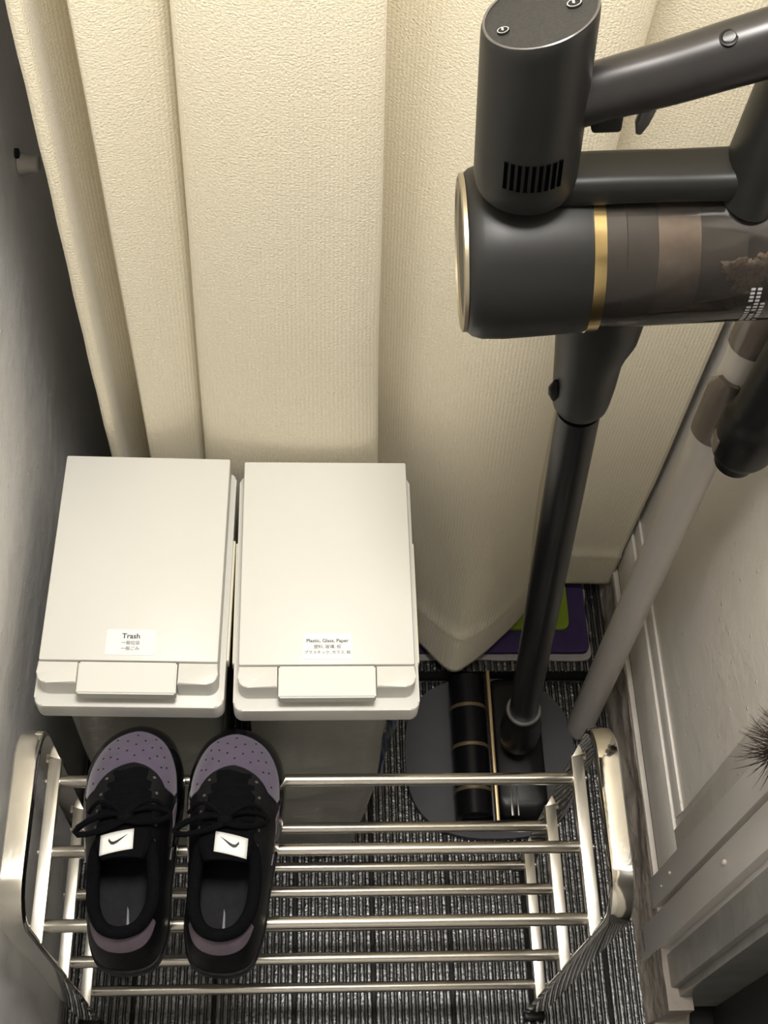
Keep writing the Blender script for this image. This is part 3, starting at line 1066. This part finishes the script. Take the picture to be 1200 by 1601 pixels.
for col in range(3):
    a = -.20 + .02 * col
    x = .102 + .0050 * col
    n = 12 if col < 2 else 8
    for k in range(n):
        a0 = -.46 + .062 * k
        if (k * 7 + col * 3) % 9 == 4: continue
        q = [on_cup(x - .0017, a0), on_cup(x + .0017, a0), on_cup(x + .0017, a0 + .040), on_cup(x - .0017, a0 + .040)]
        bm.faces.new([bm.verts.new(p) for p in q])
q = [on_cup(.099, -.66), on_cup(.110, -.62), on_cup(.105, -.51)]
bm.faces.new([bm.verts.new(p) for p in q])
finish(bm, 'warning_print', M['icon'], cup, smooth=False)

# upright battery stack with slanted top
SX = -.0725
SA, SB = .0385, .040


def stack_top(x, y): return .484 + .265 * (x - SX) - .12 * y


bm = bmesh.new()
loops = []
NSK = 56
for kind, k in ((('b', 0), .50), (('b', 1), .51), (('b', 2), .96), (('b', 3), 1.0), (('m', .38), 1.0), (('m', .42), 1.0), (('t', .010), 1.0), (('t', .0025), .995), (('t', .0), .975)):
    lp = []
    for i in range(NSK):
        a = 2 * PI * i / NSK
        x, y = SX + SA * k * math.cos(a), SB * k * math.sin(a)
        if kind[0] == 'b':
            z = (.300, .338, .3395, .347)[kind[1]]
        elif kind[0] == 'm':
            z = kind[1]
        else:
            z = stack_top(x, y) - kind[1]
        lp.append(V(x, y, z))
    loops.append(lp)
add_loft(bm, loops, True, True, True)
stack = finish(bm, 'battery_stack', M['vac'], vac, angle=50)
bm = bmesh.new()
loops = []
for k, dz in ((.965, -.001), (.975, .0012), (.955, .0018), (.93, .0012), (.925, -.001)):
    loops.append([V(SX + SA * k * math.cos(2 * PI * i / NSK), SB * k * math.sin(2 * PI * i / NSK),
                    stack_top(SX + SA * k * math.cos(2 * PI * i / NSK), SB * k * math.sin(2 * PI * i / NSK)) + dz) for i in range(NSK)])
add_loft(bm, loops, True)
finish(bm, 'top_rim', M['vac_rim'], stack)
bm = bmesh.new()
loops = []
for k, dz in ((.93, -.001), (.928, .0002), (.5, .0004), (.02, .0004)):
    loops.append([V(SX + SA * k * math.cos(2 * PI * i / NSK), SB * k * math.sin(2 * PI * i / NSK),
                    stack_top(SX + SA * k * math.cos(2 * PI * i / NSK), SB * k * math.sin(2 * PI * i / NSK)) + dz) for i in range(NSK)])
add_loft(bm, loops, True, False, True)
scr = finish(bm, 'top_screen', M['screen'], stack)
slope_n = Vector((-.265, .12, 1)).normalized()
for (x, y, r) in ((SX - .0245, -.010, .0042), (SX + .0215, .0, .0052)):
    p = V(x, y, stack_top(x, y) + .0003)
    bm = bmesh.new()
    add_lathe(bm, p, slope_n, [(0, r), (.0010, r * .95), (.0011, r * .2)], 20)
    bt = finish(bm, 'touch_button', M['vac_dark'], stack)
    bm = bmesh.new()
    loops = []
    for rr in (r * .90, r * .76):
        loops.append([p + slope_n * .0016 + Vector((rr * math.cos(2 * PI * i / 24), rr * .9 * math.sin(2 * PI * i / 24),
                                                    rr * math.cos(2 * PI * i / 24) * .265 - rr * .9 * math.sin(2 * PI * i / 24) * .12)) for i in range(24)])
    add_loft(bm, loops, True)
    add_box(bm, p + slope_n * .0012 + Vector((-r * .25, -r * .1, 0)), p + slope_n * .0017 + Vector((r * .1, r * .5, 0)))
    finish(bm, 'button_icon', M['icon'], bt, smooth=False)
# seam line and grill slots in the stack
for k in range(9):
    a = -PI / 2 + (-.52 + 1.04 * k / 8) * 1.0
    x, y = SX + SA * math.cos(a), SB * math.sin(a)
    n = Vector((math.cos(a) / SA, math.sin(a) / SB, 0)).normalized()
    tx = Vector((-n.y, n.x, 0))
    bm = bmesh.new()
    b2 = bmesh.new()
    bmesh.ops.create_cube(b2, size=1.0)
    for v in b2.verts:
        c = v.co.copy()
        v.co = V(x, y, .377) + tx * c.x * .0024 + n * c.y * .0016 + Vector((0, 0, c.z * .024))
    bmesh.ops.bevel(b2, geom=b2.edges[:], offset=.0004, segments=1, affect='EDGES')
    merge(bm, b2)
    finish(bm, 'vent_slot', M['grill'], stack, smooth=False)

# arm over the cup
bm = bmesh.new()
loops = []
for x, hy, z0, z1 in ((-.060, .019, .322, .350), (-.030, .0195, .322, .350), (0, .0195, .323, .350), (.04, .0195, .323, .349), (.08, .020, .322, .349), (.098, .022, .320, .352), (.13, .022, .318, .352)):
    lp = []
    for yy, zz in round_rect(0, (z0 + z1) / 2, hy, (z1 - z0) / 2, .009, 4):
        lp.append(V(x, yy, zz))
    loops.append(lp)
add_loft(bm, loops, True, True, True)
finish(bm, 'arm', M['vac'], vac, angle=50)
# rear column
bm = bmesh.new()
pts = catmull([V(.098, 0, .318), V(.100, 0, .350), V(.103, 0, .390), V(.107, 0, .430), V(.111, 0, .470), V(.112, 0, .490)], 5)
n = len(pts)
add_tube(bm, pts, [.034 - .003 * math.sin(PI * i / (n - 1)) for i in range(n)], 24, True, (.98, .68))
finish(bm, 'rear_column', M['vac'], vac, angle=60)
# hand grip
bm = bmesh.new()
pts = catmull([V(-.045, 0, .411), V(-.02, 0, .420), V(.02, 0, .432), V(.06, 0, .446), V(.095, 0, .458)], 6)
n = len(pts)
add_tube(bm, pts, [.0195 + .003 * (i / (n - 1)) for i in range(n)], 28, True, (1.12, .92))
grip = finish(bm, 'hand_grip', M['handle'], vac, angle=60)
bm = bmesh.new()
p = V(.052, -.008, .4655)
add_lathe(bm, p, (-.25, -.35, 1), [(-.003, .0062), (.0014, .0062), (.0018, .0050), (.0004, .0034)], 20)
finish(bm, 'power_button', M['vac_dark'], grip)
bm = bmesh.new()
add_box(bm, V(-.030, -.010, .388), V(-.008, .010, .412), .003)
finish(bm, 'trigger_housing', M['vac'], grip)
bm = bmesh.new()
pts = [V(.012, 0, .418), V(.010, 0, .402), V(.0075, 0, .389), V(.0065, 0, .379)]
add_tube(bm, pts, [.0045, .0052, .0046, .002], 12, True, (1, 1.2))
finish(bm, 'trigger', M['vac_rim'], grip)
# coupling and tube
bm = bmesh.new()
loops = []
for z, rx0, rx1, ry in ((.215, -.034, .042, .034), (.175, -.034, .042, .034), (.150, -.0325, .040, .033), (.135, -.0315, .0345, .032), (.118, -.0305, .0305, .0305), (.080, -.0285, .029, .0285),
                        (.060, -.0275, .0275, .0275), (.050, -.0262, .0262, .0262), (.045, -.0235, .0235, .0235)):
    loops.append([V((rx0 + rx1) / 2 + (rx1 - rx0) / 2 * math.cos(2 * PI * i / 40), ry * math.sin(2 * PI * i / 40), z) for i in range(40)])
add_loft(bm, loops, True, True, True)
cp = finish(bm, 'coupling', M['vac'], vac, angle=50)
bm = bmesh.new()
add_tube(bm, [V(-.0285, -.012, .100), V(-.0295, -.012, .090), V(-.0290, -.012, .080), V(-.0280, -.012, .070)], [.002, .0052, .0052, .002], 12, True, (.6, 1.0))
finish(bm, 'release_button', M['vac_dark'], cp)
bm = bmesh.new()
add_lathe(bm, V(0, 0, 0), (0, 0, 1), [(-.80, .0210), (.036, .0210)], 40)
finish(bm, 'tube', M['vac_tube'], vac)
# neck and floor head
bm = bmesh.new()
add_lathe(bm, V(0, 0, 0), (0, 0, 1), [(-.845, .018), (-.830, .0285), (-.800, .0310), (-.770, .0300), (-.745, .0265), (-.720, .0255), (-.718, .0240), (-.730, .0215)], 36)
nk = finish(bm, 'neck', M['vac_dark'], vac)
bm = bmesh.new()
add_lathe(bm, V(0, 0, 0), (0, 0, 1), [(-.7205, .0245), (-.7185, .0258), (-.7165, .0245)], 36)
finish(bm, 'neck_ring', M['vac_rim'], nk)
bm = bmesh.new()
loops = []
for z, k in ((.013, .97), (.020, 1.0), (.045, .98), (.058, .90), (.062, .80)):
    loops.append([(.338 + (x - .338) * k, .705 + (y - .705) * k, z) for x, y in round_rect(.338, .705, .042, .118, .02)])
add_loft(bm, loops, True, True, True)
hd = finish(bm, 'floor_head', M['vac_dark'], vac, world_space=True, angle=50)
bm = bmesh.new()
add_lathe(bm, (.264, .590, .044), (0, 1, 0), [(0, .020), (.003, .0285), (.23, .0285), (.233, .020)], 36)
rl = finish(bm, 'brush_roller', M['vac_tube'], vac, world_space=True)
for yy in (.63, .70, .765):
    bm = bmesh.new()
    add_lathe(bm, (.264, yy, .044), (0, 1, 0), [(0, .0288), (.001, .0296), (.005, .0296), (.006, .0288)], 36)
    finish(bm, 'roller_band', M['band'], vac, world_space=True)
bm = bmesh.new()
add_box(bm, (.2935, .580, .052), (.2985, .825, .072), .001)
finish(bm, 'brass_strip', M['trim_gold'], vac, world_space=True)
bm = bmesh.new()
add_box(bm, (.291, .582, .014), (.301, .828, .053), .001)
add_box(bm, (.245, .582, .014), (.335, .589, .050), .002)
finish(bm, 'head_frame', M['vac_dark'], vac, world_space=True)
bm = bmesh.new()
add_box(bm, (.318, .590, .058), (.322, .640, .0635), .0006)
add_box(bm, (.328, .590, .058), (.3305, .640, .0635), .0006)
finish(bm, 'head_print', M['vac_rim'], vac, world_space=True)

# base plate the head is parked on
bm = bmesh.new()
ol = []
for i in range(56):
    a = 2 * PI * i / 56
    c, s = math.cos(a), math.sin(a)
    ol.append((.300 + .136 * abs(c) ** .75 * (1 if c > 0 else -1), .703 + .133 * abs(s) ** .75 * (1 if s > 0 else -1)))
add_prism(bm, ol, 0.0, .0125, .002)
pt = finish(bm, 'parking_plate', M['plate'], None)
tag(pt, 'dark slate rounded base plate under the vacuum floor head', 'vacuum stand')

# ------------------------------------------------------------------ second wand: pearl grey tube with clips and black nozzle
wand = empty('vacuum_wand', (.4485, .752, 0))
tag(wand, 'pearl grey vacuum wand leaning in the corner behind the rack', 'vacuum wand')
wd = Vector((.006, .045, .82)).normalized()


def W(t): return wd * t


bm = bmesh.new()
add_lathe(bm, (0, 0, 0), wd, [(.0, .0185), (.01, .0215), (1.16, .0215)], 36)
finish(bm, 'tube', M['wand'], wand)


def half_clip(t0, t1, r0, r1, a0, a1, name):
    bm = bmesh.new()
    rows = []
    n = 20
    for t, d in ((t0, .6), (t0 + .012, 1.0), (t1 - .03, 1.0), (t1, .35)):
        row = []
        for k in range(n + 1):
            a = a0 + (a1 - a0) * (0.5 + (k / n - .5) * d)
            row.append(W(t) + Vector((math.cos(a) * r1, math.sin(a) * r1, 0)))
        for k in range(n, -1, -1):
            a = a0 + (a1 - a0) * (0.5 + (k / n - .5) * d)
            row.append(W(t) + Vector((math.cos(a) * r0, math.sin(a) * r0, 0)))
        rows.append(row)
    add_loft(bm, rows, True, True, True)
    return finish(bm, name, M['clip'], wand, angle=40)


half_clip(.80, .900, .0215, .0265, PI * .80, PI * 1.72, 'tool_clip')
half_clip(.945, 1.06, .0215, .0265, PI * .80, PI * 1.72, 'tool_clip')
# nozzle parked on the clips
noz = Vector((.4635, .7435, .812)) - Vector(wand.location)
nd = Vector((.012, .012, 1)).normalized()
bm = bmesh.new()
add_lathe(bm, noz, nd, [(-.002, .012), (.0, .0215), (.020, .0225), (.021, .0300), (.030, .0335), (.075, .0345), (.083, .0330), (.088, .0300), (.10, .0285), (.20, .0270), (.30, .0270)], 40)
nz = finish(bm, 'nozzle', M['vac_dark'], wand)
bm = bmesh.new()
add_box(bm, noz + Vector((-.0335, -.010, .03)), noz + Vector((-.0295, .008, .052)), .001)
finish(bm, 'nozzle_latch', M['clip'], nz)

# ------------------------------------------------------------------ mats on the threshold
def mat_obj(name, x0, x1, y0, y1, z0, z1, m, label, seed, amp):
    bm = bmesh.new()
    ol = []
    for x, y in round_rect((x0 + x1) / 2, (y0 + y1) / 2, (x1 - x0) / 2, (y1 - y0) / 2, .012, 4):
        ol.append((x, y))
    dense = []
    for a, b in zip(ol, ol[1:] + ol[:1]):
        n = max(1, int(math.dist(a, b) / .012))
        for q in range(n): dense.append((a[0] + (b[0] - a[0]) * q / n, a[1] + (b[1] - a[1]) * q / n))
    dense = [(x + amp * mnoise.noise(Vector((x * 30, y * 30, seed))), y + amp * mnoise.noise(Vector((x * 30, y * 30, seed + 5)))) for x, y in dense]
    add_prism(bm, dense, z0, z1, .0012)
    o = finish(bm, name, m, None)
    tag(o, label, 'mat')
    return o


mat_obj('felt_mat', .02, .474, .855, 1.16, .0387, .0425, M['mat_white'], 'grey felt mat showing as a ragged edge under the purple mat', 2, .004)
mat_obj('foam_mat', .03, .470, .866, 1.15, .0427, .0520, M['mat_purple'], 'purple foam mat lying on the step under the curtain', 5, .001)
mat_obj('foam_mat', .20, .440, .905, 1.12, .0522, .0580, M['mat_green'], 'lime green foam mat on top of the purple one', 8, .001)

# ------------------------------------------------------------------ duster hanging at the right edge
du = empty('feather_duster', (.474, .437, .70))
tag(du, 'dark bristly duster tips poking in at the right edge', 'duster')
bm = bmesh.new()
add_lathe(bm, (0, 0, .0), (0, 0, 1), [(.055, .003), (.06, .005), (.16, .006), (.17, .005), (.60, .005), (.61, .004)], 14)
add_tube(bm, [(0, 0, .60), (.004, 0, .612), (.016, 0, .616), (.034, 0, .612)], .0022, 8)
finish(bm, 'handle', M['vac_dark'], du)
bm = bmesh.new()
rnd = random.Random(3)


def strand(bm, p, d, L, w):
    d = d.normalized()
    side = d.cross(Vector((0, 0, 1))).normalized()
    pts = []
    for k in range(5):
        f = k / 4
        pts.append(p + d * L * f + Vector((0, 0, -.10 * L * f * f)) + side * .08 * L * math.sin(f * 2 + w * 5000))
    add_tube(bm, pts, [w, w * .9, w * .7, w * .45, w * .1], 4, False)


for k in range(330):
    zc = rnd.choice((.075, .075, .06, .09, .105)) + rnd.uniform(-.028, .028)
    a = rnd.uniform(0, 2 * PI)
    strand(bm, Vector((.004 * math.cos(a), .004 * math.sin(a), zc)), Vector((math.cos(a), math.sin(a), rnd.uniform(-.45, .35))), rnd.uniform(.024, .042), rnd.uniform(.0004, .0008))
for k in range(26):
    zc = .150 + rnd.uniform(-.012, .012)
    a = rnd.uniform(0, 2 * PI)
    strand(bm, Vector((.004 * math.cos(a), .004 * math.sin(a), zc)), Vector((math.cos(a), math.sin(a), rnd.uniform(.0, .6))), rnd.uniform(.028, .042), rnd.uniform(.0004, .0007))
br = finish(bm, 'bristles', M['feather'], du)
br['kind'] = 'stuff'
